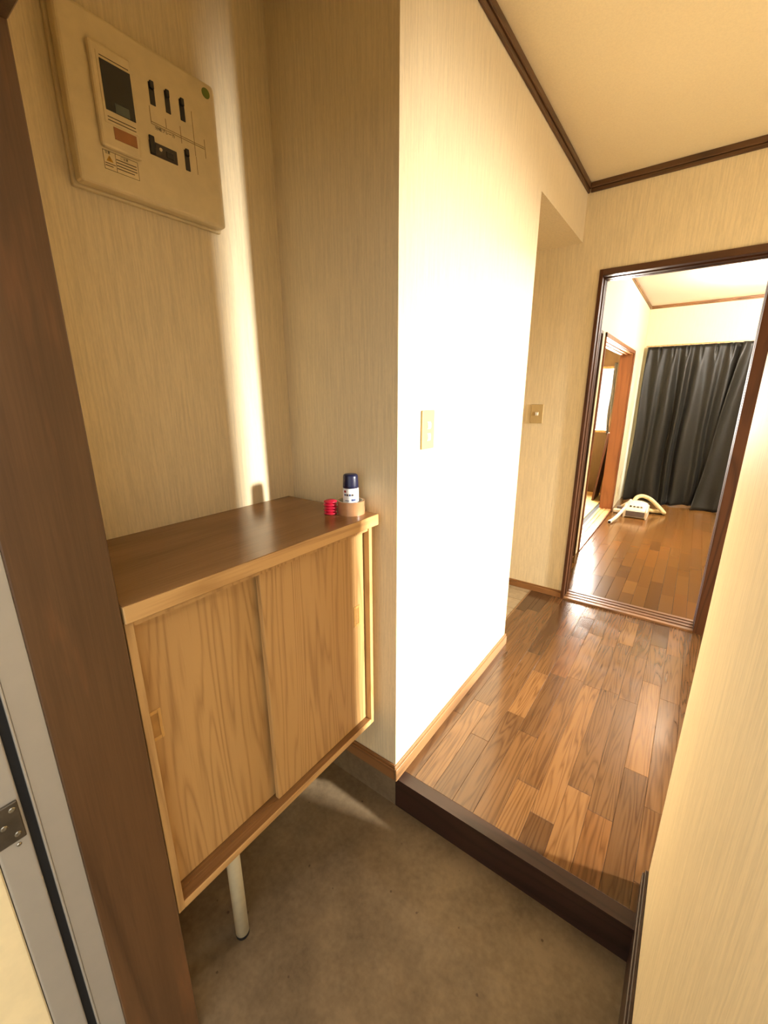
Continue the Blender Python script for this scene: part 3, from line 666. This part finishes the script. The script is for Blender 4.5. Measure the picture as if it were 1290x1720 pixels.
def curtain(name, label, x0, x1, z0, z1, y, amp, nf, seed, mat, group=None, flare=.0, pleat=None, taper=0., nx=None):
    """hanging cloth: pinch pleats at the top opening into deep uneven folds, hem pooling on the floor"""
    rn = random.Random(seed); nx = nx or nf*14; nz = 40
    ph = [rn.uniform(-.6, .6) for _ in range(nf+2)]
    bm = bmesh.new(); G = []
    for j in range(nz+1):
        v = j/nz; row = []
        for i in range(nx+1):
            u = i/nx; k = u*nf; w = k+.18*math.sin(3.1*k+seed)*min(1, v*2)
            fold = math.cos(2*math.pi*w+ph[int(k)]*0)
            a = amp*(.35+.65*min(1, v*2.2))
            a *= .75+.4*math.sin(1.7*k+seed)
            d = a*fold+.3*a*math.sin(5.3*w+4*v+seed)*v
            pin = max(0, 1-v/.10)
            d += -amp*.9*pin*max(0, math.cos(2*math.pi*k))**8
            x = x0+(x1-x0)*u+taper*v*(1-u)+.010*math.sin(9*v+5*u+seed)*v
            hem = max(0, (v-.94)/.06)
            yy_ = y-d-flare*v*v-.035*hem*math.sin(4.3*u*nf/3+seed)
            z = z1+(z0-z1)*v+.012*hem*math.sin(7*u*nf/4+seed*2)+.010*hem
            row.append(bm.verts.new((x, yy_, max(z, z0+.002))))
        G.append(row)
    for j in range(nz):
        for i in range(nx): bm.faces.new((G[j][i], G[j][i+1], G[j+1][i+1], G[j+1][i]))
    o = obj(name, bm, mat, smooth=True, origin=((x0+x1)/2, y, z0))
    s = o.modifiers.new('thickness', 'SOLIDIFY'); s.thickness = .003; s.offset = 0
    return tag(o, label, 'curtain', group)
curtain('curtain', 'wide charcoal curtain with pleats hanging behind the vacuum cleaner', .045, .985, ZH, 1.985, KY-.10, .042, 7, 3, M['curtain'], 'charcoal curtains over the glass door', flare=.10)
curtain('curtain', 'charcoal curtain panel overlapping in front at right, beside the doorway frame', .93, 1.95, ZH, 1.985, KY-.16, .040, 6, 8, M['curtain'], 'charcoal curtains over the glass door', flare=.14, taper=-.17)
cr = thing('curtain_rail', 'thin pale curtain rail above the charcoal curtains', 'curtain rail', (1.0, KY-.1, 1.99))
box('rail', (.03, KY-.125, 1.986), (1.98, KY-.10, 2.0), M['silly'], cr, bev=.002); box('bracket', (.06, KY-.11, 1.99), (.08, KY, 1.998), M['silly'], cr); box('bracket', (1.9, KY-.11, 1.99), (1.92, KY, 1.998), M['silly'], cr)
gd = thing('window_3', 'aluminium sliding glass door behind the charcoal curtains', 'glass door', (1.0, KY+.04, ZH), kind=S)
for a, b, yo in ((BX0, 1.02, .03), (.98, BX1, .065)):
    boxes('sash', [((a, KY+yo, ZH+.02), (a+.045, KY+yo+.03, BZ)), ((b-.045, KY+yo, ZH+.02), (b, KY+yo+.03, BZ)), ((a+.045, KY+yo, ZH+.02), (b-.045, KY+yo+.03, ZH+.09)), ((a+.045, KY+yo, BZ-.05), (b-.045, KY+yo+.03, BZ))], M['alu'], gd)
    box('pane', (a+.045, KY+yo+.013, ZH+.09), (b-.045, KY+yo+.017, BZ-.05), M['glass'], gd)
lc = curtain('lace_curtain', 'grey lace curtain edge at the right side of the tatami window', -.295, -.258, .93, 1.83, KY-.05, .012, 2, 5, M['lace'], flare=.02)
lb1 = box('leaning_board', (-.012, -.35, 0), (.012, .0, .86), M['board'], bev=.002)
lb1.location = (-.265, 5.14, ZH+.0125); lb1.rotation_euler = (0, math.radians(5.5), 0)
tag(lb1, 'dark wooden board leaning upright behind the tatami room jamb, nearer one', 'board', 'boards leaning in the tatami room')
lb2 = box('leaning_board', (-.012, -.35, 0), (.012, .0, .83), M['board'], bev=.002)
lb2.location = (-.180, 5.16, ZH+.0125); lb2.rotation_euler = (0, math.radians(4.0), 0)
tag(lb2, 'dark wooden board leaning upright beside the jamb, the one nearest the wall', 'board', 'boards leaning in the tatami room')

# kitchen ceiling lamp (just out of sight behind the wall, it throws light through the doorway)
LX, LY = 1.25, 3.95
kl = thing('pendant_lamp', 'round white pendant lamp of the kitchen, just out of sight', 'lamp', (LX, LY, ZK))
obj('ceiling_cap', solid_lathe(bmesh.new(), [(.055, ZK), (.055, ZK-.02), (.03, ZK-.04)], (LX, LY, 0), 24), M['white'], kl)
obj('cord', solid_lathe(bmesh.new(), [(.004, ZK-.04), (.004, 2.29)], (LX, LY, 0), 8), M['white'], kl)
obj('diffuser', solid_lathe(bmesh.new(), [(.05, 2.29), (.14, 2.27), (.19, 2.23), (.19, 2.21), (.15, 2.17), (.05, 2.15)], (LX, LY, 0), 40), M['lamp'], kl, smooth=True)

# ------------------------------------------------------------------ vacuum cleaner
vc = thing('vacuum_cleaner', 'cream canister vacuum cleaner with hose and wand lying on kitchen floor', 'vacuum cleaner', (.27, 4.32, ZH))
pr = [(4.225, .012), (4.225, .080), (4.238, .100), (4.27, .128), (4.32, .156), (4.38, .170), (4.44, .160), (4.48, .125), (4.50, .07), (4.50, .012)]
bm = bmesh.new(); secs = []
for i in range(13):
    u = -1+i/6; sc_ = 1-.32*abs(u)**2.6
    secs.append([bm.verts.new((.267+.098*u, y, ZH+.012+(z-.012)*(1 if z <= .081 and y < 4.24 else (.080+(z-.080)*sc_)/z if z > .080 else 1))) for y, z in pr])
for a_, b_ in zip(secs, secs[1:]):
    for k in range(len(pr)):
        n_ = (k+1) % len(pr); bm.faces.new((a_[k], a_[n_], b_[n_], b_[k]))
bm.faces.new(secs[0]); bm.faces.new(secs[-1][::-1])
vb = obj('body', bm, M['vac'], vc, smooth=True)
for p in vb.data.polygons: p.use_smooth = len(p.vertices) == 4 and abs(p.normal.y) < .98 and abs(p.normal.z) < .995
box('front_grille', (.178, 4.219, ZH+.018), (.356, 4.226, ZH+.078), M['vacg'], vb, bev=.002)
for x in (.153, .364):
    bm = bmesh.new(); sp = [(4.215, 0), (4.215, .085), (4.235, .112), (4.29, .134), (4.37, .142), (4.45, .122), (4.49, .07), (4.49, 0)]
    extr(bm, [(x, y, ZH+z) for y, z in sp], (.017, 0, 0)); bmesh.ops.bevel(bm, geom=bm.edges[:], offset=.004, segments=2, affect='EDGES'); obj('side_plate', bm, M['vac'], vc)
for k, x in enumerate((.215, .25, .285, .318)):
    bm = bmesh.new(); solid_lathe(bm, [(.011, 0), (.010, .012), (.006, .014)], (x, 4.262, ZH+.119), 16); obj('button', bm, M['vacg' if k else 'black'], vb)
def smooth_tube(name, ctrl, r, mat, par, n=10, rib=0):
    pts = spline(ctrl, n); rad = [r*(1+rib*(i % 2)) for i in range(len(pts))] if rib else r
    o = obj(name, tube(bmesh.new(), pts, rad, 14), mat, par, smooth=not rib); return o
smooth_tube('hose', [(.22, 4.44, ZH+.11), (.235, 4.48, ZH+.175), (.29, 4.52, ZH+.20), (.37, 4.54, ZH+.17), (.45, 4.55, ZH+.10), (.515, 4.55, ZH+.035), (.50, 4.60, ZH+.028), (.42, 4.58, ZH+.028), (.36, 4.50, ZH+.05)], .0215, M['hose'], vc, 12, .05)
smooth_tube('wand', [(.083, 3.86, ZH+.019), (.125, 4.08, ZH+.045), (.195, 4.42, ZH+.155)], .0165, M['vac'], vc, 6)
bm = bmesh.new(); tube(bm, [(.079, 3.842, ZH+.0185), (.084, 3.868, ZH+.021)], .0185, 16); obj('wand_tip', bm, M['white'], vc)
bm = bmesh.new(); tube(bm, [(.081, 3.852, ZH+.0187), (.0786, 3.8405, ZH+.0182)], .0145, 16); obj('wand_bore', bm, M['black'], vc)
bm = bmesh.new(); badd(bm, (.055, 4.47, ZH+.002), (.15, 4.55, ZH+.058), .012, 2); obj('floor_tool', bm, M['vacg'], vc)
bm = bmesh.new(); tube(bm, [(.10, 4.50, ZH+.05), (.15, 4.47, ZH+.10), (.20, 4.43, ZH+.15)], .017, 14); obj('handle', bm, M['vac'], vc)
bm = bmesh.new(); badd(bm, (.035, 4.36, ZH+.002), (.115, 4.42, ZH+.045), .01, 2); obj('nozzle', bm, M['vac'], vc)
